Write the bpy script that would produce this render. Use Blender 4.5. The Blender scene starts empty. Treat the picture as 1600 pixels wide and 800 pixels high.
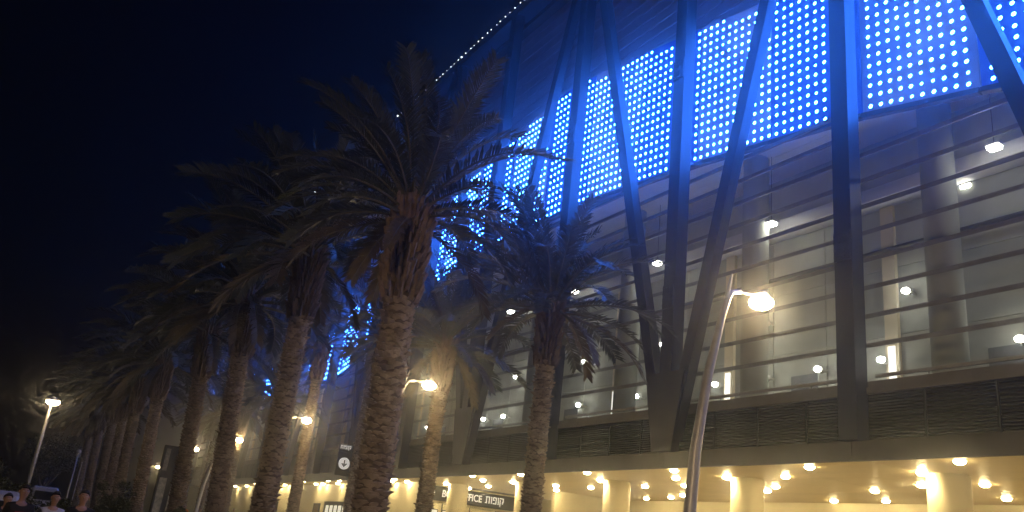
import bpy, bmesh, math, random
from mathutils import Vector, Matrix
R = math.radians
random.seed(7)
scene = bpy.context.scene
COL = scene.collection

# ------------------------------------------------------------------ camera
cam_d = bpy.data.cameras.new('camera'); cam = bpy.data.objects.new('camera', cam_d); COL.objects.link(cam)
scene.camera = cam
cam_d.sensor_width = 36; cam_d.lens = 36 * 1300 / 1600; cam_d.clip_end = 2000; cam_d.clip_start = .05
PITCH, ROLL, YAW = 19.6, 6.6, 29.2214
def cam_matrix():
    p, r, a = R(PITCH), R(ROLL), R(YAW)
    fw = Vector((0, math.cos(p), math.sin(p))); up = Vector((0, -math.sin(p), math.cos(p))); rt = Vector((1, 0, 0))
    i = math.cos(r) * rt + math.sin(r) * up; j = -math.sin(r) * rt + math.cos(r) * up
    M = Matrix.Rotation(-a, 3, 'Z')
    i, j, k = M @ i, M @ j, -(M @ fw)
    return Matrix(((i.x, j.x, k.x, 0), (i.y, j.y, k.y, 0), (i.z, j.z, k.z, 1.6), (0, 0, 0, 1)))
cam.matrix_world = cam_matrix()

# ------------------------------------------------------------------ world, moon, exposure
w = bpy.data.worlds.new('World'); scene.world = w; w.use_nodes = True
nt = w.node_tree; bg = nt.nodes['Background']
sky = nt.nodes.new('ShaderNodeTexSky'); sky.sky_type = 'NISHITA'; sky.sun_disc = False
sky.sun_elevation = R(1.0); sky.sun_rotation = R(200); sky.altitude = 0; sky.dust_density = 3
nt.links.new(sky.outputs[0], bg.inputs[0]); bg.inputs[1].default_value = .0004
ml = bpy.data.lights.new('moon', 'SUN'); ml.energy = .004; ml.angle = R(.5); ml.color = (1, .93, .85)
moon = bpy.data.objects.new('moon', ml); COL.objects.link(moon); moon.rotation_euler = (R(60), 0, R(-20))
scene.view_settings.view_transform = 'Standard'; scene.view_settings.look = 'None'
scene.view_settings.exposure = 0; scene.view_settings.gamma = 1
scene.cycles.sample_clamp_indirect = 3
scene.cycles.max_bounces = 4; scene.cycles.diffuse_bounces = 3; scene.cycles.volume_bounces = 0
scene.cycles.use_denoising = True; scene.cycles.use_adaptive_sampling = True; scene.cycles.adaptive_threshold = .04
GLARE_HAZE = .0045  # density of the added haze that stands in for lens glare

# ------------------------------------------------------------------ materials
MATS = {}
def mat(name, col, rough=.6, var=.15, scale=4, metal=0, bump=0, bscale=20, col2=None, stretch=None, spec=.4):
    if name in MATS: return MATS[name]
    m = bpy.data.materials.new(name); m.use_nodes = True; MATS[name] = m
    N, L = m.node_tree.nodes, m.node_tree.links
    b = N['Principled BSDF']; b.inputs['Roughness'].default_value = rough; b.inputs['Metallic'].default_value = metal
    b.inputs['Specular IOR Level'].default_value = spec
    tc = N.new('ShaderNodeTexCoord'); mp = N.new('ShaderNodeMapping'); L.new(tc.outputs['Object'], mp.inputs[0])
    if stretch: mp.inputs['Scale'].default_value = stretch
    nz = N.new('ShaderNodeTexNoise'); nz.inputs['Scale'].default_value = scale; nz.inputs['Detail'].default_value = 6
    L.new(mp.outputs[0], nz.inputs['Vector'])
    cr = N.new('ShaderNodeValToRGB'); L.new(nz.outputs['Fac'], cr.inputs[0])
    c2 = col2 or tuple(min(1, c * (1 + var)) for c in col); c1 = tuple(c * (1 - var) for c in col) if not col2 else col
    cr.color_ramp.elements[0].position = .3; cr.color_ramp.elements[1].position = .7
    cr.color_ramp.elements[0].color = (*c1, 1); cr.color_ramp.elements[1].color = (*c2, 1)
    oi = N.new('ShaderNodeObjectInfo'); hs = N.new('ShaderNodeHueSaturation')
    mr = N.new('ShaderNodeMapRange'); mr.inputs['To Min'].default_value = 1 - var * .6; mr.inputs['To Max'].default_value = 1 + var * .6
    L.new(oi.outputs['Random'], mr.inputs['Value']); L.new(mr.outputs[0], hs.inputs['Value'])
    L.new(cr.outputs[0], hs.inputs['Color']); L.new(hs.outputs[0], b.inputs['Base Color'])
    if bump:
        n2 = N.new('ShaderNodeTexNoise'); n2.inputs['Scale'].default_value = bscale; n2.inputs['Detail'].default_value = 5
        L.new(mp.outputs[0], n2.inputs['Vector'])
        bp = N.new('ShaderNodeBump'); bp.inputs['Strength'].default_value = bump; bp.inputs['Distance'].default_value = .03
        L.new(n2.outputs['Fac'], bp.inputs['Height']); L.new(bp.outputs[0], b.inputs['Normal'])
    return m
def emit(name, col, strength, sample='AUTO', base=.5):
    if name in MATS: return MATS[name]
    m = bpy.data.materials.new(name); m.use_nodes = True; MATS[name] = m
    b = m.node_tree.nodes['Principled BSDF']
    b.inputs['Base Color'].default_value = (base, base, base, 1)
    b.inputs['Emission Color'].default_value = (*col, 1); b.inputs['Emission Strength'].default_value = strength
    b.inputs['Roughness'].default_value = .4
    m.cycles.emission_sampling = sample
    return m

# ------------------------------------------------------------------ mesh helpers
class MB:
    def __init__(s): s.v, s.f = [], []
    def add(s, vs, fs):
        o = len(s.v); s.v += [tuple(v) for v in vs]; s.f += [tuple(o + i for i in f) for f in fs]; return s
    def box(s, x0, x1, y0, y1, z0, z1):
        return s.add([(x0,y0,z0),(x1,y0,z0),(x1,y1,z0),(x0,y1,z0),(x0,y0,z1),(x1,y0,z1),(x1,y1,z1),(x0,y1,z1)],
              [(0,3,2,1),(4,5,6,7),(0,1,5,4),(1,2,6,5),(2,3,7,6),(3,0,4,7)])
    def bevbox(s, x0, x1, y0, y1, z0, z1, b):
        bm = bmesh.new(); bmesh.ops.create_cube(bm, size=1)
        for v in bm.verts: v.co = ((x0+x1)/2 + v.co.x*(x1-x0), (y0+y1)/2 + v.co.y*(y1-y0), (z0+z1)/2 + v.co.z*(z1-z0))
        bmesh.ops.bevel(bm, geom=bm.edges[:], offset=b, segments=2, affect='EDGES', profile=.6)
        bm.verts.index_update()
        s.add([v.co[:] for v in bm.verts], [[v.index for v in f.verts] for f in bm.faces]); bm.free(); return s
    def bar(s, a, b, w, d, ref=(1,0,0)):
        """box-section member from a to b; d measured along ref, w across."""
        a, b = Vector(a), Vector(b); t = (b - a).normalized(); u = Vector(ref); u = (u - t * u.dot(t)).normalized(); v = t.cross(u)
        vs = []
        for p in (a, b):
            for su, sv in ((-1,-1),(1,-1),(1,1),(-1,1)): vs.append(p + u * su * d/2 + v * sv * w/2)
        return s.add(vs, [(0,3,2,1),(4,5,6,7),(0,1,5,4),(1,2,6,5),(2,3,7,6),(3,0,4,7)])
    def tube(s, pts, rad, n=10, cap=True):
        pts = [Vector(p) for p in pts]; rad = rad if isinstance(rad, (list, tuple)) else [rad]*len(pts)
        vs = []; up = Vector((0,0,1))
        for k, p in enumerate(pts):
            t = (pts[min(k+1, len(pts)-1)] - pts[max(k-1, 0)]).normalized()
            u = t.cross(up); u = Vector((1,0,0)) if u.length < 1e-3 else u.normalized()
            v = u.cross(t).normalized()
            for q in range(n):
                a = 2*math.pi*q/n; vs.append(p + (u*math.cos(a) + v*math.sin(a))*rad[k])
        fs = [(k*n+q, k*n+(q+1)%n, (k+1)*n+(q+1)%n, (k+1)*n+q) for k in range(len(pts)-1) for q in range(n)]
        if cap: fs += [tuple(range(n-1, -1, -1)), tuple((len(pts)-1)*n+q for q in range(n))]
        return s.add(vs, fs)
    def lathe(s, prof, n=16, c=(0,0,0), sx=1, sy=1):
        vs = []
        for r, z in prof:
            for q in range(n):
                a = 2*math.pi*q/n; vs.append((c[0]+r*math.cos(a)*sx, c[1]+r*math.sin(a)*sy, c[2]+z))
        m = len(prof)
        fs = [(k*n+q, k*n+(q+1)%n, (k+1)*n+(q+1)%n, (k+1)*n+q) for k in range(m-1) for q in range(n)]
        fs += [tuple(range(n-1, -1, -1)), tuple((m-1)*n+q for q in range(n))]
        return s.add(vs, fs)
    def ball(s, c, rx, ry, rz, n=12, m=8):
        prof = [(max(1e-3, math.sin(math.pi*k/m)), -math.cos(math.pi*k/m)) for k in range(m+1)]
        t = MB().lathe(prof, n); return s.add([(c[0]+x*rx, c[1]+y*ry, c[2]+z*rz) for x,y,z in t.v], t.f)
    def mesh(s, name, smooth=False):
        me = bpy.data.meshes.new(name); me.from_pydata(s.v, [], s.f); me.update()
        if smooth: me.polygons.foreach_set('use_smooth', [True]*len(me.polygons))
        return me
def link(name, me, m, parent=None, loc=(0,0,0), rot=(0,0,0)):
    o = bpy.data.objects.new(name, me); COL.objects.link(o)
    if me is not None and m is not None and len(me.materials) == 0: me.materials.append(m)
    o.location = loc; o.rotation_euler = rot
    if parent: o.parent = parent
    return o
def obj(name, mb, m, parent=None, loc=(0,0,0), rot=(0,0,0), smooth=False): return link(name, mb.mesh(name, smooth), m, parent, loc, rot)
def tag(o, label=None, cat=None, group=None, kind=None):
    if label: o['label'] = label
    if cat: o['category'] = cat
    if group: o['group'] = group
    if kind: o['kind'] = kind
    return o
def empty(name, loc=(0,0,0), rz=0):
    o = bpy.data.objects.new(name, None); COL.objects.link(o); o.location = loc; o.rotation_euler = (0,0,rz); o.empty_display_size = .2; return o
def interp(tab, x):
    if x <= tab[0][0]: return tab[0][1]
    for (a, b), (c, d) in zip(tab, tab[1:]):
        if x <= c:
            t = (x-a)/(c-a); t = t*t*(3-2*t) if False else t
            return b + (d-b)*t
    return tab[-1][1]
def text_mesh(txt, size, depth=.012):
    cu = bpy.data.curves.new('lettering', 'FONT'); cu.body = txt; cu.size = size; cu.extrude = depth; cu.offset = size*.018
    o = bpy.data.objects.new('lettering', cu); COL.objects.link(o); bpy.context.view_layer.update()
    me = bpy.data.meshes.new_from_object(o.evaluated_get(bpy.context.evaluated_depsgraph_get()))
    bpy.data.objects.remove(o); me.materials.clear(); return me

# ------------------------------------------------------------------ ground, road, pavement, plaza
asphalt = mat('asphalt', (.05,.05,.052), .85, .3, 3, bump=.4, bscale=60)
paving = mat('paving', (.26,.24,.21), .8, .18, 2, bump=.2, bscale=30)
plazam = mat('plaza_stone', (.5,.46,.38), .55, .1, 1.5)
kerbm = mat('kerb_stone', (.35,.34,.32), .8, .15, 5)
tag(obj('ground', MB().box(-600,600,-600,600,-.5,-.02), mat('earth', (.09,.08,.06), .9, .3, .5, bump=.3)), kind='structure')
tag(obj('road', MB().box(-9,4.2,-60,300,-.019,0), asphalt), kind='structure')
mk = MB()
for k in range(24): mk.box(-2.7,-2.55,-40+k*9,-36+k*9,.004,.007)
tag(obj('lane_marking', mk, mat('road_paint', (.75,.75,.72), .6, .15, 8)), kind='structure')
tag(obj('pavement', MB().box(4.45,16.4,-60,200,-.018,.13), paving), kind='structure')
tag(obj('terrace', MB().box(10.2,16.395,56,112,.131,.62), paving), kind='structure')
def gz(x, y): return .62 if 10.2 < x < 16.4 and 56 < y < 112 else .13
kb = empty('kerb', (4.32, 0, 0)); kb['kind'] = 'structure'
km = MB().bevbox(-.125,.125,0,.99,-.02,.14,.015).mesh('kerbstone')
for k in range(120): link('kerbstone', km, kerbm, kb, (0, -20+k, 0))
tag(obj('pavement_far', MB().box(-14,-9.2,-60,300,-.018,.13), paving), kind='structure')
st = empty('plaza_steps', (16.4,0,0)); st['kind'] = 'structure'
for k in range(5): obj('step', MB().box(k*.32, 2.2, -20, 110, -.01+.17*k, .17*(k+1)), kerbm, st)
tag(obj('plaza', MB().box(18.0,42,-20,112,-.01,.9), plazam), kind='structure')

# ------------------------------------------------------------------ stadium
steel = mat('dark_steel', (.022,.025,.032), .45, .35, 1.4, bump=.12, bscale=9, stretch=(1,1,.3))
blade_m = mat('blade_metal', (.22,.225,.22), .5, .15, 3)
fascia_m = mat('fascia_metal', (.08,.076,.068), .5, .12, 2)
louv_m = mat('louver_metal', (.045,.046,.043), .5, .15, 2)
clad_m = mat('cladding', (.36,.36,.40), .55, .1, 1.5, stretch=(1,.2,1))
cream = mat('cream_paint', (.74,.66,.46), .6, .05, 1.2)
soffit_m = mat('soffit_panel', (.68,.56,.31), .42, .06, 1.5, stretch=(1,.25,1))
inwall = mat('concourse_wall', (.43,.45,.39), .8, .12, .8)
inceil = mat('concourse_ceiling', (.7,.7,.66), .7, .05, 1)
SX, SY = 19.6, 14.8
stad = empty('stadium', (SX, SY, 0))
tag(stad, 'long stadium facade with dark zigzag steel truss, blue and white light panels and lit canopy', 'stadium')
def S(name, mb, m, smooth=False, parent=None):            # a part given in world coordinates
    mb.v = [(x-SX, y-SY, z) for x,y,z in mb.v]
    return obj(name, mb, m, parent or stad, smooth=smooth)
BAY = 7.5; Y0, Y1 = -.2, 104.8
posts = [SY + BAY*k for k in range(-2, 13)]               # -0.2 ... 104.8
ZB = [(-5,12.0),(4,13.2),(9.7,14.4),(14.5,15.4),(18.2,15.9),(21.2,16.3),(26.9,16.85),(29.6,17.05),(36,17.1),(42,16.7),(47,15.9),(52,14.4),(57.5,12.75),(62,12.1),(66.6,11.9),(76,12.2),(85,13),(95,14),(106,14.6)]
ZT = [(-5,18),(4,19.2),(9.7,20.3),(14.5,21.1),(18.1,21.7),(22.6,22.6),(27.9,23.55),(31.1,23.9),(33.5,23.7),(36.6,23.1),(44.9,21.8),(50,20.5),(54.7,18.9),(59.1,17.3),(66,15.6),(76,15.6),(85,16.5),(95,17.6),(106,18.2)]
ZB = [(a*1.033, 1.6+(b-1.6)*1.033) for a, b in ZB]; ZT = [(a*1.033, 1.6+(b-1.6)*1.033) for a, b in ZT]   # the band stands behind the posts
# posts and braces
for k, y in enumerate(posts):
    S('post', MB().box(19.22,19.72,y-.25,y+.25,5.44,31.7), steel)
    S('post_flange', MB().box(19.16,19.22,y-.30,y+.30,5.44,31.7), steel)
for k in range(len(posts)-1):
    # A (index 2) is a top node; odd indices are bottom nodes
    if k % 2 == 0: yt, yb = posts[k], posts[k+1]
    else: yb, yt = posts[k], posts[k+1]
    d = 1 if yt > yb else -1
    S('brace', MB().bar((19.44, yb+d*.25, 5.9), (19.44, yt-d*.42, 31.6), .48, .40), steel)
# bolted splice plates on the posts
bolt = MB(); bolt.bevbox(-.05,0,-.28,.28,-.45,.45,.008)
for by in (-.24,-.08,.08,.24):
    for bz in (-.33,-.11,.11,.33): bolt.box(-.075,-.05,by-.025,by+.025,bz-.025,bz+.025)
bolt = bolt.mesh('splice_plate')
for y in posts:
    for z in (11.0, 20.6, 28.2): link('splice_plate', bolt, steel, stad, (19.158-SX, y-SY, z))
# bottom node gussets
for k in range(1, len(posts), 2):
    y = posts[k]
    S('gusset_plate', MB().add([(19.13,y-.5,5.44),(19.13,y+.5,5.44),(19.13,y+1.0,8.2),(19.13,y-1.0,8.2),(19.20,y-.5,5.44),(19.20,y+.5,5.44),(19.20,y+1.0,8.2),(19.20,y-1.0,8.2)],
        [(0,1,2,3),(7,6,5,4),(0,4,5,1),(1,5,6,2),(2,6,7,3),(3,7,4,0)]), steel)
# canopy fascia, one length per bay
for k in range(len(posts)-1):
    y = posts[k]
    S('fascia', MB().box(19.30,19.42,y+.006,y+BAY-.006,4.90,5.42).box(19.42,19.8,y+.006,y+BAY-.006,5.30,5.42), fascia_m)
# louvre panels (ribbed) between 5.44 and 6.75, four per bay
lv = MB(); wv = BAY/4
lv.box(.10,.14,.03,wv-.03,0,1.31)
for s in range(16): lv.add([(.10,.04,.03+s*.08),(.10,wv-.04,.03+s*.08),(.03,wv-.04,.05+s*.08),(.03,.04,.05+s*.08),(.10,.04,.09+s*.08),(.10,wv-.04,.09+s*.08)], [(0,1,2,3),(3,2,5,4),(0,3,4),(1,5,2)])
lv.box(.05,.10,0,.025,0,1.31).box(.05,.10,wv-.025,wv,0,1.31)
lvm = lv.mesh('louver_panel')
for k in range(len(posts)-1):
    for q in range(4): link('louver_panel', lvm, louv_m, stad, (19.70-SX, posts[k]+q*wv-SY, 5.44))
# sill with light strip above louvres
sill_m = mat('sill_metal', (.32,.31,.28), .4, .1, 3)
for k in range(len(posts)-1):
    y = posts[k]
    S('sill', MB().box(19.66,20.3,y+.005,y+BAY-.005,6.752,6.92).box(19.80,20.1,y+.005,y+BAY-.005,6.92,7.12), mat('sill_band', (.17,.16,.135), .5, .12, 2))
    S('handrail', MB().box(19.98,20.06,y+.3,y+BAY-.3,7.26,7.35).box(20.0,20.04,y+1.9,y+1.94,7.12,7.26).box(20.0,20.04,y+5.6,y+5.64,7.12,7.26), sill_m)
# sun blades
for k in range(len(posts)-1):
    y = posts[k]; z = 8.1
    while z < min(interp(ZB, y), interp(ZB, y+BAY)) + .3 and z < 17.2:
        S('sun_blade', MB().add([(19.84,y,z-.02),(20.08,y,z+.10),(20.08,y,z+.17),(19.84,y,z+.12),(19.84,y+BAY,z-.02),(20.08,y+BAY,z+.10),(20.08,y+BAY,z+.17),(19.84,y+BAY,z+.12)],
            [(0,1,2,3),(7,6,5,4),(0,4,5,1),(1,5,6,2),(2,6,7,3),(3,7,4,0)]), blade_m)
        z += .85
# concourse behind the blades
S('concourse_floor', MB().box(19.86,26,Y0,Y1,6.5,6.74), inwall)
for k in range(len(posts)-1):
    y = posts[k]
    S('concourse_wall', MB().box(24.64,24.9,y+.004,y+BAY-.004,6.75,17.4), inwall)
    for h in range(3):
        for z0, z1 in ((6.76,9.9),(9.93,12.3),(12.33,14.58)): S('wall_panel', MB().box(24.6,24.638,y+.02+h*2.5,y+h*2.5+2.48,z0,z1), inwall)
    S('service_pipe', MB().tube([(24.3,y,12.9),(24.3,y+BAY-.01,12.9)], .09, 10), fascia_m)
    dd = S('concourse_door', MB().box(24.55,24.598,y+5.4,y+6.6,6.76,9.0), mat('grey_door', (.14,.15,.15), .5)); S('door_handle', MB().box(24.5,24.55,y+5.5,y+5.54,7.7,8.0), sill_m, parent=dd)
    S('ceiling_panel', MB().box(20.9,22.9,y+.01,y+BAY-.01,17.4,17.48), inceil)
    S('ceiling_panel', MB().box(22.92,24.9,y+.01,y+BAY-.01,17.4,17.48), inceil)
    S('bounce_ledge', MB().bevbox(23.7,24.59,y+.01,y+BAY-.01,14.62,15.1,.02), inceil)  # added ledge, there to catch light as bright bars between the blades
    S('interior_column', MB().lathe([(.5,6.75),(.5,17.39)], 20, (22.6, y-.9, 0)), inwall, smooth=True)
    S('pilaster', MB().box(24.45,24.59,y+2.0,y+2.5,6.75,14.6), cream)
slot = emit('lit_slot', (1,.97,.85), 1.1)
for y in [posts[k]+2.25 for k in range(2,9)]:
    S('window_slot', MB().box(24.40,24.445,y-.13,y+.13,8.4,9.5), slot)
# cladding strips above the concourse, each a lapped board
cb = MB().add([(0,0,0),(0,BAY-.01,0),(.05,BAY-.01,.595),(.05,0,.595),(.12,0,0),(.12,BAY-.01,0),(.12,BAY-.01,.595),(.12,0,.595)],
    [(0,3,2,1),(4,5,6,7),(0,1,5,4),(1,2,6,5),(2,3,7,6),(3,0,4,7)]).mesh('cladding_board')
for k in range(len(posts)-1):
    y = posts[k]; z = 17.5 if y < 45 else 13.0
    while z < 31.3:
        hid = z > max(interp(ZB,y),interp(ZB,y+BAY))+.2 and z+.6 < min(interp(ZT,y),interp(ZT,y+BAY))-.2
        if not hid: link('cladding_board', cb, clad_m, stad, (20.60-SX, y-SY+.005, z))
        z += .6
S('backing_wall', MB().box(20.76,20.95,Y0,Y1,17.5,31.4), louv_m)
S('roof', MB().box(20.2,45,Y0,Y1,31.42,31.7), fascia_m)
S('roof_rim', MB().box(19.3,20.2,Y0,Y1,31.72,32.1).box(19.2,19.3,Y0,Y1,31.6,32.2), steel)
# light panels of the wave band
led_white = emit('led_panel_white', (.13,.21,.55), .42, base=.2)
led_blue = emit('led_panel_blue', (.001,.055,.80), .60, base=.05)
for m_, ca, cb in ((led_white, (.12,.20,.50), (.015,.075,.50)), (led_blue, (.001,.03,.48), (.003,.06,.70))):
    N_, L_ = m_.node_tree.nodes, m_.node_tree.links; b_ = N_['Principled BSDF']
    tc_ = N_.new('ShaderNodeTexCoord'); n_ = N_.new('ShaderNodeTexNoise'); n_.inputs['Scale'].default_value = .38; n_.inputs['Detail'].default_value = 2; L_.new(tc_.outputs['Object'], n_.inputs['Vector'])
    r_ = N_.new('ShaderNodeValToRGB'); r_.color_ramp.elements[0].position = .38; r_.color_ramp.elements[1].position = .62
    r_.color_ramp.elements[0].color = (*cb, 1); r_.color_ramp.elements[1].color = (*ca, 1); L_.new(n_.outputs['Fac'], r_.inputs[0]); L_.new(r_.outputs[0], b_.inputs['Emission Color'])
led_dot = emit('led_dot', (.03,.17,1), 120.0)
led_rail = mat('led_rail', (.05,.04,.07), .5)
nb = 0
for k in range(len(posts)-1):
    for h in range(2):
        ya, yb = posts[k]+h*BAY/2+.02, posts[k]+(h+1)*BAY/2-.02
        n = 6; mb = MB(); vs = []; fs = []
        for q in range(n+1):
            y = ya+(yb-ya)*q/n; b, t = interp(ZB,y), interp(ZT,y)
            vs += [(20.28,y,b),(20.28,y,t),(20.38,y,b),(20.38,y,t)]
        for q in range(n):
            o = q*4; fs += [(o,o+4,o+5,o+1),(o+2,o+3,o+7,o+6),(o,o+2,o+6,o+4),(o+1,o+5,o+7,o+3)]
        fs += [(0,1,3,2),(n*4,n*4+2,n*4+3,n*4+1)]
        p = S('led_panel', mb.add(vs, fs), led_blue if h == 0 else led_white)
        tag(p, 'blue glowing light panel' if h == 0 else 'pale glowing light panel')
        rl = MB()
        for q in range(n):
            y, y2 = ya+(yb-ya)*q/n, ya+(yb-ya)*(q+1)/n
            rl.bar((20.27,y,interp(ZB,y)-.12),(20.27,y2,interp(ZB,y2)-.12),.16,.22)
        S('bottom_rail', rl, led_rail, parent=p)
        dm = MB(); c0 = math.ceil((ya+.05)/.345); y = c0*.345
        while y < yb-.08:
            z = interp(ZB,y)+.2
            # columns climb with the wave so that rows run parallel to its edge
            while z < interp(ZT,y)-.12:
                jy, jz = random.uniform(-.012,.012), random.uniform(-.012,.012)
                r = random.choices((.066,.052,.03),(90,8,2))[0]; vv = [(20.235,y+jy,z+jz)]
                for q in range(6):
                    a = 2*math.pi*q/6; vv.append((20.279,y+jy+r*math.cos(a),z+jz+r*math.sin(a)))
                dm.add(vv, [(0,1+(q+1)%6,1+q) for q in range(6)])
                z += .365
            y += .345
        tag(S('led_dots', dm, led_dot, parent=p), kind='stuff')
# underside of the canopy
for k in range(len(posts)-1):
    y = posts[k]
    strips = ((19.43,22.9),(22.915,26.4),(26.415,30)) if y < 44 else ((19.43,22.9),)
    for a, b in strips:
        for h in range(2): S('soffit_panel', MB().box(a,b,y+h*BAY/2+.006,y+(h+1)*BAY/2-.006,5.0,5.06), soffit_m)
S('canopy_slab', MB().box(19.84,30.2,Y0,Y1,5.07,5.43), fascia_m)
S('back_wall', MB().box(29.6,29.9,Y0,46,.9,4.995), cream)
S('cross_wall', MB().box(21.5,29.6,46.0,46.3,.9,4.995), cream)
S('side_wall', MB().box(21.3,21.5,44.6,104.8,.9,4.995), cream)
S('end_wall', MB().box(19.7,44,104.82,105.2,.9,31.5), inwall)
S('cross_wall', MB().box(25.4,29.6,37.8,38.1,.9,4.99), cream)
# round columns with a shadow-gap collar
colY = [-.6, 6.8, 14.3, 21.8, 29.2, 36.4, 43.75]
colm = MB().lathe([(.57,0),(.57,4.04),(.54,4.06),(.54,4.098)], 28).mesh('column', True)
for y in colY: link('column', colm, cream, stad, (22.75-SX, y-SY, .9))
# box-office windows and doors in the walls
frame_m = mat('window_frame', (.05,.05,.05), .4)
glow = emit('lit_glass', (1,.93,.72), .8)
screen = emit('screen', (.75,.9,1), 1.4)
dark_door = mat('bronze_door', (.13,.08,.035), .4, .2, 4)
for (a, b) in ((21.75,22.7),(22.95,24.6),(24.8,26.4),(26.6,28.2)):
    f = S('window', MB().box(a,b,45.93,45.99,1.9,3.95), frame_m)
    S('pane', MB().box(a+.06,b-.06,45.90,45.925,1.96,3.55), glow, parent=f)
    S('header_panel', MB().box(a+.02,b-.02,45.88,45.92,3.60,3.93), cream, parent=f)
f = S('window', MB().box(29.5,29.59,36.2,37.4,2.2,3.9), frame_m); S('pane', MB().box(29.46,29.495,36.3,37.3,2.3,3.8), screen, parent=f)
f = S('window', MB().box(29.5,29.59,27.0,29.4,2.0,3.7), frame_m); S('pane', MB().box(29.46,29.495,27.1,29.3,2.1,3.6), glow, parent=f)
for y, wd, h in ((74.6,1.6,3.55),(63.4,1.1,3.5)):
    dr = S('door', MB().box(21.22,21.29,y-wd/2,y+wd/2,.9,h), dark_door)
    S('door_frame', MB().box(21.18,21.3,y-wd/2-.1,y-wd/2,.9,h+.1).box(21.18,21.3,y+wd/2,y+wd/2+.1,.9,h+.1).box(21.18,21.3,y-wd/2,y+wd/2,h,h+.1), frame_m, parent=dr)
    S('door_handle', MB().box(21.12,21.2,y-.06,y-.02,1.8,2.2), sill_m, parent=dr)
gl = S('glazed_entrance', MB().box(21.16,21.28,56.8,57.0,.9,3.5).box(21.16,21.28,61.4,61.6,.9,3.5).box(21.16,21.28,56.8,61.6,3.5,3.75), frame_m)
for q in range(5):
    S('pane', MB().box(21.22,21.25,57.05+q*.87,57.83+q*.87,.95,3.48), glow, parent=gl)
    if q: S('mullion', MB().box(21.16,21.285,56.99+q*.87,57.04+q*.87,.9,3.5), frame_m, parent=gl)

# string of rim lights
ls = tag(empty('rim_light_string', (19.2, 33, 32.2)), 'string of small white bulbs along the roof rim against the night sky', 'string lights')
obj('cable', MB().tube([(0,0,.05),(0,70,.05)], .012, 6), frame_m, ls)
bulb_m = emit('rim_bulb', (.9,.95,1), 4, sample='NONE')
bms = [MB().ball((0,0,.09), r, r, r, 8, 6).mesh('bulb', True) for r in (.025,.04,.06)]
for k in range(125): link('bulb', random.choices(bms, (2,3,1.4))[0], bulb_m, ls, (0, k*.56+random.uniform(-.1,.1), 0))

# ------------------------------------------------------------------ lights of the building
warm = (1, .77, .37)
dl_m = emit('downlight_lens', warm, 135)
trim = mat('white_trim', (.7,.68,.6), .4, .05)
dl_lens = MB().lathe([(.015,-.095),(.08,-.085),(.13,-.055),(.15,-.012)], 14).mesh('lens', True)
dl_rim = MB().lathe([(.185,-.012),(.19,-.004),(.19,0)], 16).mesh('trim_ring', True)
dl_b = emit('downlight_lens_strong', warm, 260)
dl_lens2 = dl_lens.copy()
def downlight(x, y, label, group, z=4.995, strong=False):
    o = empty('downlight', (x, y, z)); tag(o, label, 'downlight', group)
    link('lens', dl_lens2 if strong else dl_lens, dl_b if strong else dl_m, o); link('trim_ring', dl_rim, trim, o)
D1 = 'round downlight glowing in the outermost row of the cream canopy ceiling'
for x, y in [(20.4,12.5),(20.5,17.2),(20.3,22.9),(20.1,27.8),(19.9,32.5),(19.8,36.8),(20.0,41.9),(20.0,46.7),(19.5,50.8),(19.6,54.9),(19.6,57.1),(19.6,62.5),(19.6,70.5),(19.6,76)]:
    downlight(x, y, D1, 'downlights along the canopy edge')
D2 = 'round downlight glowing deeper inside the cream canopy ceiling behind the columns'
for x, y in [(24.5,14.3),(24.5,16.3),(27.7,15.5),(25.8,18.9),(28.6,20.5),(24.5,22.1),(25.7,23.6),(27.6,25.7),(28.7,22.9),(24.0,26.4),(27.0,29.8),(24.1,29.0),(27.8,31.5),(28.3,33.9),(23.5,35.0),(25.1,37.3),(24.3,33.2),(28.4,28),(23.4,41.5),(24.0,44.9),(26.5,41),(26.3,12.5),(24.6,8.5),(27.5,9.5),(24.5,4)]:
    downlight(x, y, D2, 'downlights deep under the canopy')
D3 = 'round downlight close beside a round cream column, washing its side'
for y in colY[1:]: downlight(22.75-.65, y+.36, D3, 'downlights beside the columns', strong=True)
for x, y in [(22.2,19.6),(22.0,24.7),(21.3,38.4),(21.1,47.3)]: downlight(x, y, 'round downlight glowing in the canopy ceiling between two columns', 'downlights between columns')
D4 = 'small wall-washing downlight throwing a bright scallop on the cream wall'
for y in [49.3,52.2,55.95,58.8,62.0,63.6,68.8,71.6,73.4,76.5,79.5,84,88.5,93,98]: downlight(20.95, y, D4, 'wall washers on the far wall')
# concourse luminaires
cool = (1, .98, .86)
wl_m = emit('wall_light_lens', cool, 56)
wl_body = MB().lathe([(.09,-.10),(.12,-.08),(.12,.08),(.09,.10)], 12).mesh('housing', True)
wl_lens = MB().ball((0,0,0), .11, .14, .10, 12, 8).mesh('lens', True)
def wall_light(x, y, z, label, group):
    o = empty('wall_light', (x, y, z)); tag(o, label, 'wall light', group)
    link('lens', wl_lens, wl_m, o, (-.16,0,0)); link('housing', wl_body, trim, o, (.0,0,0), (0, math.pi/2, 0))
    obj('bracket', MB().box(.08,.36,-.03,.03,-.03,.03), trim, o)
for y in [10.3,12.7,17.23,19.8,22.27,24.92,29.96,34.5,41.94,44.27,52]:
    wall_light(24.24, y, 9.0, 'round white light in the lowest row on the concourse wall behind the blades', 'lower concourse lights')
for y in [16.2,22.3,34.3,41,28.3]: wall_light(24.24, y, 11.2, 'round white light halfway up the concourse wall behind the blades', 'middle concourse lights')
rl_m = emit('ceiling_light_lens', cool, 40)
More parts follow.
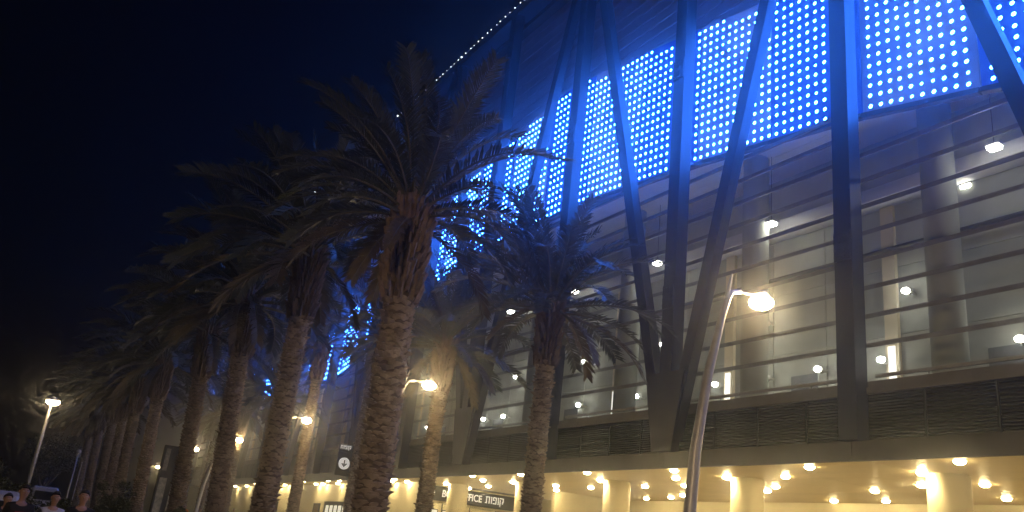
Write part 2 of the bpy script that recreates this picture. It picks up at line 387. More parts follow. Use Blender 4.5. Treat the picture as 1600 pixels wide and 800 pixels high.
for (x, y), lb in zip([(24.7,14.2),(24.8,22.4),(22.8,20.8),(22.8,27.4),(22.8,33.8),(22.6,39.8),(24.6,9),(22.8,12.2),(24.5,48)], range(9)):
    o = empty('ceiling_light', (x, y, 14.595)); tag(o, 'flat white light on the high concourse ceiling under the light panels', 'ceiling light', 'high concourse lights')
    obj('diffuser', MB().bevbox(-.14,.14,-.17,.17,-.13,-.02,.03), rl_m, o); obj('frame', MB().bevbox(-.17,.17,-.2,.2,-.02,.03,.005), trim, o); obj('hanger', MB().tube([(0,0,.03),(0,0,2.8)], .012, 6), frame_m, o)

# ------------------------------------------------------------------ signs
black = mat('sign_black', (.012,.012,.013), .4, .1)
white = emit('sign_white', (1,.97,.88), .55, base=.8)
def hebrew_word(h, depth=.012):
    """tav vav pe vav qof drawn left to right, as strokes of a bold sans"""
    t = .15*h; mb = MB(); x = 0
    def bx(a,b,c,d): mb.box(a,b,c,d,0,depth*2)
    # tav
    bx(x,x+.7*h,h-t,h); bx(x+.7*h-t,x+.7*h,0,h-t); bx(x+.08*h,x+.08*h+t,t,h-t); bx(x-.06*h,x+.08*h+t,0,t); x += .86*h
    bx(x,x+.24*h,h-t,h); bx(x+.24*h-t,x+.24*h,0,h-t); x += .40*h                     # vav
    bx(x,x+.62*h,0,t); bx(x+.62*h-t,x+.62*h,t,h-t); bx(x,x+.62*h,h-t,h); bx(x,x+t,.5*h,h-t); bx(x+t,x+.30*h,.5*h,.5*h+t*.9); x += .78*h   # pe
    bx(x,x+.24*h,h-t,h); bx(x+.24*h-t,x+.24*h,0,h-t); x += .40*h                     # vav
    bx(x,x+.66*h,h-t,h); bx(x+.66*h-t,x+.66*h,.45*h,h-t); bx(x+.42*h,x+.42*h+t,.12*h,.5*h); bx(x+.42*h,x+.66*h,.34*h,.34*h+t); bx(x,x+t,-.28*h,.72*h)  # qof
    return mb.mesh('lettering')
def arrow_disc(r):
    ring = MB(); n = 28
    vs = []
    for q in range(n):
        a = 2*math.pi*q/n
        for rr in (r, r*.78):
            for z in (0,.03): vs.append((rr*math.cos(a), rr*math.sin(a), z))
    fs = []
    for q in range(n):
        o, p = q*4, ((q+1)%n)*4
        fs += [(o+1,p+1,p+3,o+3),(o,o+2,p+2,p),(o,p,p+1,o+1),(o+2,o+3,p+3,p+2)]
    return ring.add(vs, fs)
def prism(mb, pts, d): 
    n = len(pts); return mb.add([(x,y,0) for x,y in pts]+[(x,y,d) for x,y in pts], [tuple(range(n-1,-1,-1)), tuple(range(n,2*n))]+[(q,(q+1)%n,n+(q+1)%n,n+q) for q in range(n)])
bo = empty('box_office_sign', (24.7, 45.86, 4.5)); tag(bo, 'long black BOX OFFICE sign with white Latin and Hebrew lettering under the canopy', 'sign')
obj('board', MB().bevbox(-3.2,3.2,-.02,.03,-.42,.40,.008), black, bo)
tm = text_mesh('BOX OFFICE', .56); lo = link('lettering', tm, white, bo, (-1.92,-.025,-.17), (R(90),0,0)); lo.scale = (2.72/max(v.co.x for v in tm.vertices),1,1)
link('lettering', hebrew_word(.41), white, bo, (1.06,-.022,-.17), (R(90),0,0))
obj('arrow_ring', arrow_disc(.26), white, bo, (-2.65,-.022,0), (R(90),0,0))
obj('arrow', prism(MB(), [(-.15,0),(.0,.13),(.0,.04),(.15,.04),(.15,-.04),(0,-.04),(0,-.13)], .03), white, bo, (-2.65,-.022,0), (R(90),0,0))
asn = empty('arrow_sign', (18.42, 51.3, 5.97)); tag(asn, 'black hanging sign with a circled down arrow above the canopy edge', 'sign')
obj('board', MB().bevbox(-.5,.5,-.05,.05,-.95,.5,.01), black, asn)
obj('top_board', MB().bevbox(-.5,.5,-.05,.05,.53,.98,.01), black, asn)
for s in (-1,1): obj('hanger', MB().tube([(s*.35,0,.5),(s*.35,0,.54)], .02, 6), steel, asn)
obj('mounting_arm', MB().box(.5,.86,-.03,.03,-.6,-.54).box(.80,.86,-.03,.03,-.9,-.54), steel, asn)
link('lettering', hebrew_word(.22), white, asn, (-.40,-.055,.68), (R(90),0,0))
disc = MB().lathe([(.36,0),(.36,.03)], 28)
obj('disc', disc, white, asn, (0,-.052,-.2), (R(90),0,0))
obj('arrow', prism(MB(), [(0,-.24),(.2,-.02),(.13,.04),(.05,-.05),(.05,.22),(-.05,.22),(-.05,-.05),(-.13,.04),(-.2,-.02)], .035), black, asn, (0,-.056,-.2), (R(90),0,0))
# tall panelled pylon
py = empty('information_pylon', (9.1, 55, .13)); tag(py, 'tall dark pylon with narrow pale panels standing among the palm trunks', 'pylon')
obj('frame', MB().bevbox(-.72,.72,-.2,.2,0,5.4,.02), mat('pylon_dark', (.04,.042,.036), .5, .2), py)
pale = mat('pale_print', (.55,.52,.40), .5, .3, 6, col2=(.22,.24,.16))
for x0, x1, z0, z1 in [(-.6,-.35,3.9,5.2),(.25,.55,3.5,5.3),(-.62,-.2,1.4,3.5),(.1,.5,1.5,3.2),(-.62,-.25,.3,1.2),(.0,.45,.3,1.3)]:
    obj('panel', MB().bevbox(x0,x1,-.225,-.2,z0,z1,.005), pale, py)

# ------------------------------------------------------------------ street lamps
galv = mat('galvanised', (.55,.54,.50), .4, .1, 6, metal=.3)
lampglow = emit('street_lamp_lens', (1,.74,.36), 190)
def street_lamp(x, y, label, mir=1):
    z0 = gz(x, y); o = empty('street_lamp', (x, y, z0)); o.scale = (1, 1, (7.03-z0)/6.9); tag(o, label, 'street lamp', 'curved street lamps along the palm avenue')
    P = [(0,0,0),(.0,0,1.2),(.03,0,2.4),(.12,0,3.6),(.36,0,5.0),(.70,0,6.3),(.86,0,6.72),(.95,0,6.86),(1.2,0,6.93)]
    obj('pole', MB().tube([(mir*a,b,c) for a,b,c in P], [.13,.12,.115,.105,.09,.075,.06,.05,.045], 14), galv, o, smooth=True)
    obj('base_plate', MB().bevbox(-.22,.22,-.22,.22,-.01,.04,.01), galv, o)
    obj('fin', MB().tube([(mir*.80,0,6.70),(mir*.95,0,7.25)], [.05,.02], 8), galv, o)
    obj('arm', MB().tube([(mir*1.0,0,6.90),(mir*1.55,0,6.96)], .03, 8), galv, o)
    hd = obj('lamp_head', MB().lathe([(.10,.08),(.17,.09),(.14,.16),(.05,.2)], 18), galv, o, (mir*1.78,0,6.90), smooth=True)
    obj('lens', MB().ball((0,0,-.05), .25, .25, .15, 16, 8), lampglow, hd, smooth=True)
    return o
lamps = [(10.65,11.6,'nearest curved street lamp, tall in front of the louvred facade'),(10.75,27.4,'curved street lamp glowing beside the golden palm trunk in front of the facade'),
 (11.4,43.4,'third curved street lamp, its head glowing between two thick palm trunks'),(12.12,60.5,'curved street lamp glowing at the left edge of the lit wall'),(12.1,75.1,'curved street lamp glowing next to the pylon behind palm trunks'),
 (15.5,114.8,'farthest and lowest curved street lamp left of the pylon'),(10.5,-4.2,'curved street lamp standing behind the viewpoint')]
for x, y, lb in lamps: street_lamp(x, y, lb)
def tall_lamp(x, y, h, label, lit=True, r=.2, grp='straight road lamps'):
    o = empty('road_lamp', (x, y, 0)); tag(o, label, 'road lamp', grp)
    obj('pole', MB().tube([(0,0,0),(0,0,h*.5),(0,0,h)], [.10,.08,.05], 12), galv, o, smooth=True)
    hd = obj('lamp_head', MB().lathe([(.05,-.05),(.16,0),(r+.05,.10),(r,.2),(.06,.26)], 16), galv, o, (0,0,h), smooth=True)
    if lit: obj('lens', MB().ball((.05,0,.02), r*1.15, r*1.1, r*.62, 14, 8), emit('road_lamp_lens', (1,.70,.40), 3300) if y < 20 else emit('far_road_lamp_lens', (1,.74,.42), 50), hd, smooth=True)
    else: obj('lens', MB().ball((0,0,.0), r*.8, r*.8, r*.5, 12, 8), emit('dim_lamp_lens', (1,.72,.38), 3), hd, smooth=True)
tall_lamp(1.45, 45, 5.95, 'bright tall straight lamp at the left edge above the hedge', r=.27)
tall_lamp(4.9, 70, 5.1, 'slim unlit-looking pole with a small cap left of the palm row', False, .12)
tall_lamp(-5.5, -3, 8.5, 'bright straight road lamp behind the viewpoint on the far side of the road')
o = empty('flag_pole', (5.6, 74, 0)); tag(o, 'thin bare grey pole just left of the far palm trunks', 'pole'); obj('pole', MB().tube([(0,0,0),(0,0,4.6)], [.06,.04], 8), galv, o); obj('cap', MB().ball((0,0,4.63), .07,.07,.06), galv, o); obj('base', MB().bevbox(-.2,.2,-.2,.2,0,.1,.02), kerbm, o)

# ------------------------------------------------------------------ date palms
bark = mat('palm_bark', (.19,.145,.10), .9, .35, 4, bump=.7, bscale=25, col2=(.40,.315,.215)); core_m = mat('palm_core', (.13,.09,.055), .95, .3, 8, bump=.5)
boot_m = mat('palm_boot', (.12,.085,.06), .9, .3, 6, bump=.5, bscale=25, col2=(.24,.17,.11))
leaf_ms = [mat('frond_green', (.062,.076,.052), .5, .3, 3), mat('frond_grey', (.080,.092,.068), .5, .3, 3), mat('frond_dry', (.11,.085,.045), .7, .3, 3)]
rach = mat('frond_rachis', (.12,.11,.06), .6, .2, 3)
def frond_mesh(L, elev, bend, seed, npair=46):
    """local: grows along +X, up +Z.  thin tapered rachis and two ranks of blade-shaped leaflets."""
    rnd = random.Random(seed); mb = MB(); pts = []; p = Vector((0,0,0)); a = elev; side = rnd.uniform(-.25,.25); az = 0; n = 16
    for k in range(n+1):
        pts.append((p.copy(), a, az)); t = k/n
        p = p + Vector((math.cos(a)*math.cos(az), math.cos(a)*math.sin(az), math.sin(a)))*L/n
        a -= bend/n*(.35+1.3*t); az += side/n
    mb.tube([q[0] for q in pts], [.045*(1-k/n)+.006 for k in range(n+1)], 4, False)
    nr = len(mb.f)
    for k in range(npair):
        t = .16+.84*k/(npair-1); f = t*n; i = min(int(f), n-1); u = f-i
        pos = pts[i][0].lerp(pts[i+1][0], u); a = pts[i][1]; z = pts[i][2]
        T = Vector((math.cos(a)*math.cos(z), math.cos(a)*math.sin(z), math.sin(a))); Sd = Vector((-math.sin(z), math.cos(z), 0)); U = T.cross(Sd)*-1
        U = Sd.cross(T)*-1
        if U.z < 0: U = -U
        ln = L*.150*(math.sin(math.pi*min(1,(t-.10)/1.02))**.55)*rnd.uniform(.85,1.12)+.05
        for s in (-1,1):
            fwd = rnd.uniform(.55,.9)+.5*t; upv = rnd.uniform(.12,.55)
            d = (T*fwd + Sd*s*1.0 + U*upv).normalized(); wv = T.cross(d).normalized().cross(d)*.5
            wv = (T - d*T.dot(d)).normalized()*.031
            mid = pos + d*ln*.5 - Vector((0,0,.02*ln)); tip = pos + d*ln - Vector((0,0,rnd.uniform(.06,.22)*ln))
            mb.add([pos-wv*.5, pos+wv*.5, mid+wv, mid-wv, tip], [(0,1,2,3),(3,2,4)])
    me = mb.mesh('frond'); me.materials.append(None); me.materials.append(rach)
    for q, pl in enumerate(me.polygons): pl.material_index = 1 if q < nr else 0
    return me
FR = []
for k, (elev, bend, L, lm) in enumerate([(84,25,3.5,0),(76,40,4.0,0),(68,55,4.2,1),(58,62,4.4,0),(48,70,4.4,1),(38,75,4.3,0),(28,75,4.2,0),(16,72,4.0,1),(4,65,3.8,0),(-10,60,3.5,2),(-28,45,3.0,2)]):
    for v in range(2):
        me = frond_mesh(L*random.uniform(.94,1.06), R(elev), R(bend), k*7+v); me.materials[0] = leaf_ms[lm if v == 0 or lm == 2 else 1-lm]; FR.append((elev, me))
def trunk_mesh(H, r0, r1, seed, lean):
    rnd = random.Random(seed); core = MB(); ps = []; rs = []
    for k in range(15):
        t = k/14; ps.append((lean[0]*t, lean[1]*t, H*t)); rs.append((r0*(1-t)+r1*t)*(1+.25*max(0,.08-t)/.08)*(1 if k in (0,14) else rnd.uniform(.96,1.03)))
    core.tube(ps, rs, 18)
    sc = MB(); z = .1; row = 0; n = 9; top = H-1.75
    while z < top:
        t = z/H; r = (r0*(1-t)+r1*t)*(1+.25*max(0,.08-t)/.08); cx, cy = lean[0]*t, lean[1]*t
        for q in range(n):
            a = 2*math.pi*(q+.5*(row%2))/n+rnd.uniform(-.09,.09); hw = math.pi/n*rnd.uniform(.9,1.5); dz = rnd.uniform(-.035,.035)
            tl = rnd.uniform(-.3,.3); pr = rnd.uniform(.02,.075) if rnd.random() > .1 else rnd.uniform(.09,.14); hh = rnd.uniform(.045,.085)
            def P(aa, rr, zz): return (cx+rr*math.cos(aa), cy+rr*math.sin(aa), z+dz+zz)
            sc.add([P(a-hw,r-.01,.0),P(a+hw*tl*.3,r-.005,-hh*.75),P(a+hw,r-.01,.0),P(a-hw*.8,r+pr*.8,hh*(.5-tl)),P(a+hw*.8,r+pr*.8,hh*(.5+tl)),P(a,r+pr*1.1,hh*.66),P(a-hw*.5,r-.01,hh*.8),P(a+hw*.5,r-.01,hh*.8)],
                [(1,4,5),(1,5,3),(0,1,3),(1,2,4),(0,3,6),(2,7,4),(3,5,6),(5,4,7),(6,5,7)])
        z += .085; row += 1
    # uncut boots: longer stubs pointing up and out
    bt = MB(); z = top; row = 0
    while z < H+.15:
        t = min(1, z/H); r = r1*(1.22+.18*(z-top)/(H-top)); cx, cy = lean[0]*t, lean[1]*t
        for q in range(10):
            a = 2*math.pi*(q+.5*(row%2))/10+rnd.uniform(-.12,.12); hw = .17*rnd.uniform(.8,1.1); ln = rnd.uniform(.2,.42); out = rnd.uniform(.06,.17)
            def P(aa, rr, zz): return (cx+rr*math.cos(aa), cy+rr*math.sin(aa), z+zz)
            bt.add([P(a-hw,r-.03,-.08),P(a+hw,r-.03,-.08),P(a+hw*.55,r+out,ln),P(a-hw*.55,r+out,ln),P(a,r+.07,-.05),P(a,r+out+.04,ln*.95),P(a,r-.06,ln*.6)],
                [(0,4,5,3),(4,1,2,5),(3,5,2),(0,3,6),(1,6,2),(3,2,6)])
        z += .17; row += 1
    # cap: the heart from which fronds grow
    bt.lathe([(r1*1.1,0),(r1*1.3,.25),(r1*1.05,.6),(r1*.5,.95),(.03,1.1)], 14, (lean[0],lean[1],H-.25))
    return core.mesh('trunk', True), sc.mesh('leaf_scars'), bt.mesh('crown'), lean
WIND = math.atan2(.35, -.94)
def palm(x, y, H, label, group, seed, nf=56, r=.30, scale=1.0, lean=(0,0)):
    rnd = random.Random(seed)
    o = empty('date_palm', (x, y, gz(x,y))); tag(o, label, 'palm tree', group)
    lean = (lean[0]+rnd.uniform(-.06,.06), lean[1]+rnd.uniform(-.1,.1)); tr, sc, bt, lean = trunk_mesh(H, r*1.08, r*.92, seed, lean)
    t = link('trunk', tr, core_m, o); tag(link('leaf_scars', sc, bark, t), kind='stuff')
    c = link('crown', bt, boot_m, o); dead = rnd.sample(range(nf), 3); nf += rnd.randint(-5,4)
    for k in range(nf):
        u = (k+.5)/nf
        e = 87-94*u**1.1+rnd.uniform(-6,6)
        if k in dead: e = rnd.uniform(-30,-18)
        el, me = min(FR, key=lambda q: abs(q[0]-e)+rnd.uniform(0,6))
        az = k*2.39996+rnd.uniform(-.2,.2)
        az += .42*math.sin(WIND-az)
        s = scale*rnd.uniform(.82,1.12)
        f = link('frond', me, None, c, (lean[0]+.10*math.cos(az), lean[1]+.10*math.sin(az), H+.45-.5*u), (rnd.uniform(-.35,.35), rnd.uniform(-.06,.06), az))
        f.scale = (s, s, s)
    return o
G1, G2 = 'date palms of the outer avenue row', 'date palms of the row beside the facade'
row1 = [(15.1,7.75,'nearest date palm with the thickest trunk and shaggy boots under its crown'),(22.3,8.7,'second thick date palm of the outer row, left of the nearest one'),(28.0,8.4,'third date palm of the outer row, a street lamp glowing at its side'),
 (34.7,8.5,'fourth date palm of the outer row, just right of the pylon'),(44.8,8.6,'fifth date palm of the outer row, just left of the pylon'),(52.6,8.5,'sixth date palm of the outer row, first of the far cluster'),
 (57.2,8.4,'seventh date palm of the outer row, in the far cluster'),(62.6,8.6,'eighth date palm of the outer row, in the far cluster'),(70,8.5,'ninth date palm of the outer row, behind the rightmost man'),(78,8.4,'last date palm of the outer row, leftmost trunk')]
for k, (y, H, lb) in enumerate(row1): palm(6.1+(.17 if k > 1 else 0), y, H, lb, G1, 100+k, r=.30 if k == 0 else .27, scale=.74 if k == 0 else .95, lean=(-.45 if k > 1 else -.1, 0))
row2 = [(22.1,9.0,'date palm rising in front of the facade right of the ticket sign'),(29.5,8.9,'golden-lit date palm trunk beside the ticket sign'),(37.2,10.6,'date palm partly hidden right behind the nearest trunk'),
 (45.5,11.2,'date palm behind the second thick trunk, near the lit wall'),(53,9,'date palm between the lit wall and the outer row'),(61,9,'date palm half hidden before the far wall'),(69,9,'farthest date palm of the row beside the facade')]
for k, (y, H, lb) in enumerate(row2): palm(14.0, y, H-(gz(14,y)-.13), lb, G2, 300+k, r=.28, scale=.78 if k in (2,3) else .95, nf=40 if k in (2,3) else 50)

# ------------------------------------------------------------------ shrubs and trees at the left
def foliage(rx, ry, rz, n, seed, ls=.09):
    rnd = random.Random(seed); mb = MB(); cl = [(Vector((rnd.gauss(0,.5)*rx, rnd.gauss(0,.5)*ry, rnd.uniform(-.8,.9)*rz)), rnd.uniform(.25,.5)) for _ in range(14)]
    for _ in range(n):
        c, r = rnd.choice(cl); d = Vector((rnd.gauss(0,1), rnd.gauss(0,1), rnd.gauss(0,1))).normalized()*r*rnd.uniform(.5,1)*rx
        p = c+d; a = Vector((rnd.uniform(-1,1), rnd.uniform(-1,1), rnd.uniform(-.6,.8))).normalized(); b = a.cross(Vector((rnd.random(),rnd.random(),rnd.random()+.1))).normalized()
        l = ls*rnd.uniform(.7,1.4)
        mb.add([p, p+a*l*.5+b*l*.3, p+a*l, p+a*l*.5-b*l*.3], [(0,1,2,3)])
    return mb
bushm = mat('bush_leaf', (.075,.09,.03), .6, .35, 5); treem = mat('tree_leaf', (.05,.06,.025), .6, .35, 5); wood = mat('wood_bark', (.12,.09,.06), .9, .3, 8, bump=.4)
def tree(x, y, h, rx, rz, label, seed, m=treem, n=2600, name='leafy_tree', ls=.2):
    o = empty(name, (x, y, 0)); tag(o, label, 'tree' if name == 'leafy_tree' else 'shrub')
    t = MB().tube([(0,0,0),(.05,0,h*.35),(.0,.08,h*.8)], [.05*h**.8,.035*h**.8,.012*h], 9)
    for k in range(5):
        a = k*1.3; t.tube([(.04,0,h*.35),(rx*.4*math.cos(a), rx*.4*math.sin(a), h*.62),(rx*.7*math.cos(a), rx*.7*math.sin(a), h*.8)], [.02*h,.012*h,.004*h], 6)
    obj('trunk', t, wood, o); obj('crown', foliage(rx, rx, rz, n, seed, ls), m, o, (0,0,h-rz*.6))
tree(4.4, 96, 6.6, 2.6, 1.6, 'dark leafy tree at the foot of the bright lamp', 5)
tree(-1.2, 58, 3.0, 1.8, 1.0, 'low leafy tree at the far left edge behind the white car', 6)
tree(4.4, 36, 1.7, .8, .6, 'yellow-green shrub behind the man in the pale shirt', 7, bushm, 2200, 'garden_shrub', .1)
tree(4.6, 40, 2.3, .8, .8, 'taller yellow-green shrub left of the man in dark clothes', 8, bushm, 2200, 'garden_shrub', .1)
tree(5.3, 31, 1.6, .7, .6, 'low green shrub at the foot of the far palm trunks', 9, bushm, 1800, 'garden_shrub', .1)
tree(2.6, 40, 1.45, .8, .5, 'olive shrub between the pale van and the man in the pale shirt', 10, bushm, 2200, 'garden_shrub', .1)
tree(.1, 44, 2.3, 1.2, .7, 'broad olive shrub behind the man with the printed black shirt', 12, bushm, 2600, 'garden_shrub', .13)

# ------------------------------------------------------------------ vehicles
paint = mat('white_paint', (.62,.60,.56), .3, .05, 2); tyre_m = mat('rubber', (.02,.02,.02), .8, .1); glass_m = mat('dark_glass', (.02,.022,.025), .1, .1); rim_m = mat('wheel_rim', (.5,.5,.5), .3, .1, metal=.8); tail = mat('tail_lamp', (.35,.02,.015), .3)
def vehicle(name, x, y, prof, glassprof, W, label, wheels):
    o = empty(name, (x, y, 0)); tag(o, label, 'van' if 'van' in name else 'car')
    def sweep(pr, ins, w):
        mb = MB(); n = len(pr); vs = []
        for s, k in ((-w,1),(-w+.12,0),(w-.12,0),(w,1)):
            for (yy, zz) in pr:
                vs.append((s, yy*(1-.015*k), .35+(zz-.35)*(1-.05*k)))
        fs = [tuple(range(n-1,-1,-1)), tuple(3*n+q for q in range(n))]
        for r in range(3): fs += [(r*n+q, r*n+(q+1)%n, (r+1)*n+(q+1)%n, (r+1)*n+q) for q in range(n)]
        return mb.add(vs, fs)
    b = obj('body', sweep(prof, 0, W/2), paint, o)
    for q, (y0, y1, y2, y3, z0, z1) in enumerate(glassprof):     # side glass both sides
        for s in (-1,1):
            xx = s*(W/2-.01)
            obj('window', MB().add([(xx-s*.02,y0,z0),(xx-s*.02,y1,z0),(xx-s*.05,y2,z1),(xx-s*.05,y3,z1),(xx+s*.012,y0,z0),(xx+s*.012,y1,z0),(xx-s*.02,y2,z1),(xx-s*.02,y3,z1)],
                [(0,1,2,3),(7,6,5,4),(0,4,5,1),(1,5,6,2),(2,6,7,3),(3,7,4,0)]), glass_m, o)
    ymin = min(p[0] for p in prof); zt = max(p[1] for p in prof)
    obj('rear_window', MB().bevbox(-W/2+.22,W/2-.22,ymin-.02,ymin+.03,zt*.60,zt*.86,.02), glass_m, o)
    for s in (-1,1): obj('tail_light', MB().bevbox(s*(W/2-.16)-.08,s*(W/2-.16)+.08,ymin-.03,ymin+.04,zt*.42,zt*.56,.02), tail, o)
    obj('bumper', MB().bevbox(-W/2+.05,W/2-.05,ymin-.10,ymin+.1,.35,.58,.04), tyre_m, o)
    for yy in wheels:
        for s in (-1,1):
            wh = obj('wheel', MB().lathe([(.2,-.1),(.31,-.1),(.33,-.07),(.33,.07),(.31,.1),(.2,.1)], 20), tyre_m, o, (s*(W/2-.1),yy,.33), (0,math.pi/2,0), True)
            obj('rim', MB().lathe([(.04,-.11),(.2,-.105),(.2,.105),(.04,.11)], 16), rim_m, wh)
vehicle('parked_car', -.15, 27, [(-2.2,.4),(-2.25,.9),(-2.1,1.05),(-1.9,1.62),(-1.6,1.72),(.3,1.72),(1.0,1.1),(2.0,.95),(2.2,.7),(2.2,.4)], [(-1.9,-.8,-.9,-1.7,1.1,1.58),(-.7,.75,.25,-.75,1.1,1.58)], 1.85, 'white parked car cut off by the left edge of the picture', (-1.4,1.4))
vehicle('delivery_van', 4.1, 85, [(-2.6,.4),(-2.65,1.3),(-2.55,2.55),(-2.4,2.68),(1.2,2.68),(1.9,1.7),(2.6,1.4),(2.7,.9),(2.7,.4)], [(.2,1.6,1.1,.3,1.6,2.35)], 1.95, 'pale delivery van parked beyond the hedge beside the lamp pole', (-1.8,1.8))

# ------------------------------------------------------------------ people
skin = mat('skin', (.42,.24,.17), .55, .1, 10)
def skinned(name, verts, edges, rad, root=0, sub=2):
    me = bpy.data.meshes.new(name); me.from_pydata(verts, edges, []); ob = bpy.data.objects.new(name, me); COL.objects.link(ob)
    md = ob.modifiers.new('skin', 'SKIN'); md.use_smooth_shade = True
    if not me.skin_vertices: 
        bpy.context.view_layer.objects.active = ob
    sv = me.skin_vertices[0].data
    for k, r in enumerate(rad): sv[k].radius = r if isinstance(r, tuple) else (r, r); sv[k].use_root = (k == root)
    ss = ob.modifiers.new('sub', 'SUBSURF'); ss.levels = ss.render_levels = sub
    bpy.context.view_layer.update()
    out = bpy.data.meshes.new_from_object(ob.evaluated_get(bpy.context.evaluated_depsgraph_get()))
    bpy.data.objects.remove(ob); bpy.data.meshes.remove(me)
    out.polygons.foreach_set('use_smooth', [True]*len(out.polygons)); return out
BODY = {}
def body_meshes(swing):
    if swing in BODY: return BODY[swing]
    V, E, Rr = [], [], []
    def add(p, r, par=None):
        V.append(p); Rr.append(r)
        if par is not None: E.append((par, len(V)-1))
        return len(V)-1
    pel = add((0,0,.96), (.15,.11)); wa = add((0,0,1.10), (.135,.10), pel); ch = add((0,.01,1.30), (.165,.115), wa); uc = add((0,.015,1.445), (.125,.09), ch)
    nk = add((0,.01,1.53), .054, uc); nt_ = add((0,-.005,1.575), .052, nk); jaw = add((0,-.02,1.635), (.074,.084), nt_); hd = add((0,-.012,1.70), (.094,.104), jaw); tp = add((0,-.005,1.765), (.070,.082), hd)
    for s in (-1,1):
        sh = add((s*.175,.015,1.43), .062, uc); el = add((s*.245,.03+.05*s*swing,1.15), .043, sh); wr = add((s*.255,-.06+.14*s*swing,.92), .030, el)
        pm = add((s*.255,-.085+.15*s*swing,.84), (.022,.038), wr)
        for q, (dy, ln) in enumerate(((-.033,.075),(-.011,.085),(.011,.08),(.032,.062))):
            k1 = add((s*.258,-.09+.15*s*swing+dy,.79), .0095, pm); add((s*.245,-.095+.15*s*swing+dy,.79-ln), .008, k1)
        th = add((s*.235,-.125+.15*s*swing,.84), .011, pm); add((s*.225,-.14+.15*s*swing,.80), .009, th)
        hp = add((s*.095,0,.90), .095, pel); kn = add((s*.10,-.03-.14*s*swing,.50), .062, hp); an = add((s*.10,.03-.22*s*swing,.09), .042, kn); add((s*.105,-.12-.24*s*swing,.045), (.042,.03), an)
    body = skinned('body', V, E, Rr)
    # shirt
    V, E, Rr = [], [], []
    p0 = add((0,0,.93), (.178,.135)); p1 = add((0,0,1.10), (.165,.13), p0); p2 = add((0,.01,1.30), (.192,.142), p1); p3 = add((0,.015,1.445), (.14,.108), p2); add((0,.012,1.525), (.075,.075), p3)
    for s in (-1,1):
        a = add((s*.18,.015,1.425), .085, p3); add((s*.225,.02+.03*s*swing,1.24), .072, a)
    shirt = skinned('shirt', V, E, Rr, sub=2)
    V, E, Rr = [], [], []
    p0 = add((0,0,.98), (.165,.125)); 
    for s in (-1,1):
        a = add((s*.095,0,.88), .112, p0); b = add((s*.10,-.03-.14*s*swing,.50), .085, a); add((s*.10,.02-.21*s*swing,.13), .068, b)
    trousers = skinned('trousers', V, E, Rr)
    BODY[swing] = (body, shirt, trousers); return BODY[swing]
def person(x, y, h, shirt_c, trouser_c, hair_c, label, rz=0, swing=.6, z=0, logo=None):
    o = empty('person', (x, y, z), rz); s = h/1.82; o.scale = (s, s, s); tag(o, label, 'person')
    b, sh, tr = body_meshes(swing)
    b = b.copy(); sh = sh.copy(); tr = tr.copy()
    link('body', b, skin, o)
    def cm(n, c): return mat('cloth_%s_%.3f_%.3f_%.3f' % (n, *c), c, .85, .12, 12, bump=.15, bscale=40)
    st_ = link('shirt', sh, cm('shirt', shirt_c), o); link('trousers', tr, cm('trousers', trouser_c), o)
    hm = mat('hair_%.3f' % hair_c[0], hair_c, .6, .2, 30, bump=.5, bscale=80)
    mb = MB()     # hair cap: upper back of the head, open over the face
    vs = []; n = 16; m = 7
    for k in range(m+1):
        for q in range(n):
            a = 2*math.pi*q/n; low = 1.08 if math.sin(a) < -.5 else 1.6 if math.sin(a) < .3 else 2.1
            th = low*k/m; vs.append((.096*math.sin(th)*math.cos(a), -.004+.106*math.sin(th)*math.sin(a), 1.715+.102*math.cos(th)+(.014 if math.sin(a) < 0 else 0)))
    fs = [(k*n+q, (k+1)*n+q, (k+1)*n+(q+1)%n, k*n+(q+1)%n) for k in range(m) for q in range(n)]
    obj('hair', mb.add(vs, fs), hm, o, smooth=True)
    eye_w = mat('eye_white', (.6,.58,.55), .3, .05); dark = mat('eye_dark', (.02,.015,.01), .3)
    for q in (-1,1):
        e = obj('eye', MB().ball((q*.032,-.094,1.705), .014,.008,.009, 8, 6), eye_w, o, smooth=True); obj('iris', MB().ball((q*.032,-.101,1.705), .006,.003,.006, 8, 6), dark, e)
        obj('eyebrow', MB().box(q*.032-.017,q*.032+.017,-.105,-.092,1.726,1.732), hm, o)
        obj('ear', MB().ball((q*.086,.0,1.695), .012,.022,.032, 8, 6), skin, o, smooth=True)
        obj('shoe', MB().bevbox(q*.103-.05,q*.103+.05,-.17-.24*q*swing,.10-.22*q*swing,.0,.09,.03), mat('shoe', (.03,.03,.03), .6), o)
    obj('nose', MB().add([(0,-.098,1.712),(-.017,-.096,1.668),(.017,-.096,1.668),(0,-.128,1.672),(0,-.09,1.66)], [(0,1,3),(0,3,2),(1,4,3),(3,4,2)]), skin, o)
    obj('mouth', MB().ball((0,-.093,1.642), .024,.008,.006, 8, 6), mat('lips', (.30,.12,.10), .5), o, smooth=True)
    if logo:
        obj('shirt_print', MB().box(-.085,.085,-.152,-.146,1.20,1.31), mat('print_white', (.6,.6,.6), .7), st_)
        obj('shirt_print', MB().box(-.095,.095,-.152,-.146,1.325,1.345), mat('print_red', (.45,.04,.06), .7), st_)
        obj('shirt_print', MB().box(-.055,.055,-.156,-.1525,1.225,1.285), mat('print_dark', (.05,.05,.06), .7), st_)
person(.58, 18.5, 1.83, (.014,.013,.012), (.03,.03,.03), (.03,.02,.015), 'man in black shirt with a white and red chest print, leftmost walker', R(12), .6, logo=1)
person(1.2, 19.8, 1.79, (.50,.50,.52), (.05,.05,.07), (.02,.015,.012), 'man in pale grey shirt walking between the two dark-shirted men', R(5), -.6)
person(1.6, 18.5, 1.87, (.014,.015,.016), (.03,.03,.035), (.025,.018,.012), 'man in plain dark shirt walking at the right of the three', R(-3), .5)
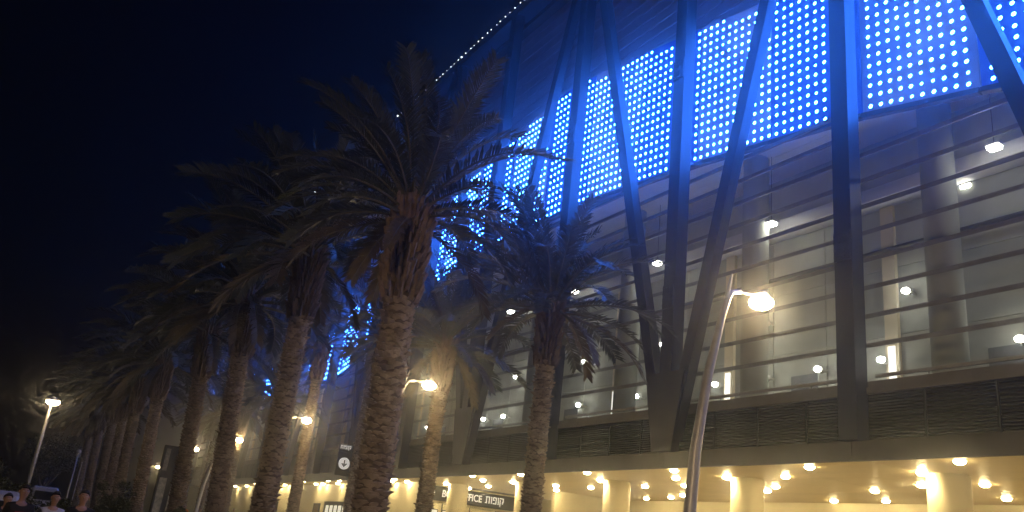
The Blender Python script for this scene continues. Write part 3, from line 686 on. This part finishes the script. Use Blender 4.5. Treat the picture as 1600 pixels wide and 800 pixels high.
person(.38, 20.2, 1.66, (.02,.02,.022), (.02,.02,.025), (.02,.015,.012), 'person in black mostly hidden behind the man with the chest print', R(20), .3)
person(11.45, 60.9, 1.72, (.75,.16,.02), (.04,.04,.05), (.03,.02,.015), 'steward in bright orange vest standing near the lit wall', R(-20), .2, z=.62)
person(12.0, 58.8, 1.62, (.30,.42,.55), (.05,.05,.07), (.03,.02,.015), 'small person in pale blue top right of the orange vest', R(30), .3, z=.62)
person(17.2, 71.5, 1.75, (.03,.03,.03), (.03,.03,.04), (.02,.015,.01), 'dark figure standing in front of the far cream wall', R(-60), .2, z=.9)

# ------------------------------------------------------------------ each light its own label, by its order in the picture
def view(p):
    q = cam.matrix_world.inverted() @ Vector(p); return (800+1300*q.x/-q.z, 400-1300*q.y/-q.z) if q.z < 0 else (9999, 9999)
ORD = 'first second third fourth fifth sixth seventh eighth ninth tenth eleventh twelfth thirteenth fourteenth fifteenth sixteenth seventeenth eighteenth nineteenth twentieth'.split()
ORD += ['twenty-'+w for w in ORD[:9]]
bpy.context.view_layer.update(); dg = bpy.context.evaluated_depsgraph_get(); cp = Vector((0,0,1.6))
def order(group, base, seen_txt):
    vis = []
    for ob in [q for q in COL.objects if q.get('group') == group]:
        lens = next(c for c in ob.children if c.name.split('.')[0] in ('lens','diffuser')); t = lens.matrix_world @ (sum((Vector(b) for b in lens.bound_box), Vector())/8)
        x, y = view(t); hit, loc, nrm, idx, ho, mt = scene.ray_cast(dg, cp, (t-cp).normalized())
        if 0 <= x <= 1600 and 0 <= y <= 800 and hit and ho.parent == ob: vis.append((x, ob))
        elif 0 <= x <= 1600 and 0 <= y <= 800: ob['label'] = base+' '+seen_txt
        else: ob['label'] = base+' beyond the edge of the picture'
    for k, (x, ob) in enumerate(sorted(vis, key=lambda q: -q[0])): ob['label'] = base+', '+ORD[k]+' from the right'
order('downlights deep under the canopy', 'round downlight deep under the cream canopy', 'hidden by something before it')
order('downlights along the canopy edge', 'round downlight in the row along the canopy edge', 'hidden behind palm trunks')
order('downlights beside the columns', 'strong round downlight washing the side of a cream column', 'hidden by something before it')
order('downlights between columns', 'round canopy downlight standing between two columns', 'hidden by something before it')
order('wall washers on the far wall', 'small wall washer lighting the far cream wall', 'hidden behind palm trunks')
order('lower concourse lights', 'round white light in the lowest concourse row', 'hidden by palms or steel')
order('middle concourse lights', 'round white light halfway up the concourse wall', 'hidden by palms or steel')
order('high concourse lights', 'white hanging light high in the concourse', 'hidden by palms or steel')

# ------------------------------------------------------------------ thin haze, added to imitate the veil of lens glare
hz = bpy.data.materials.new('glare_haze'); hz.use_nodes = True; N = hz.node_tree.nodes; N.remove(N['Principled BSDF'])
pv = N.new('ShaderNodeVolumePrincipled'); pv.inputs['Color'].default_value = (.9,.92,.95,1); pv.inputs['Density'].default_value = GLARE_HAZE; pv.inputs['Anisotropy'].default_value = .93
hz.node_tree.links.new(pv.outputs[0], N['Material Output'].inputs['Volume'])
if GLARE_HAZE: tag(obj('glare_haze', MB().box(-620,620,-620,620,-1.5,36), hz), kind='stuff')
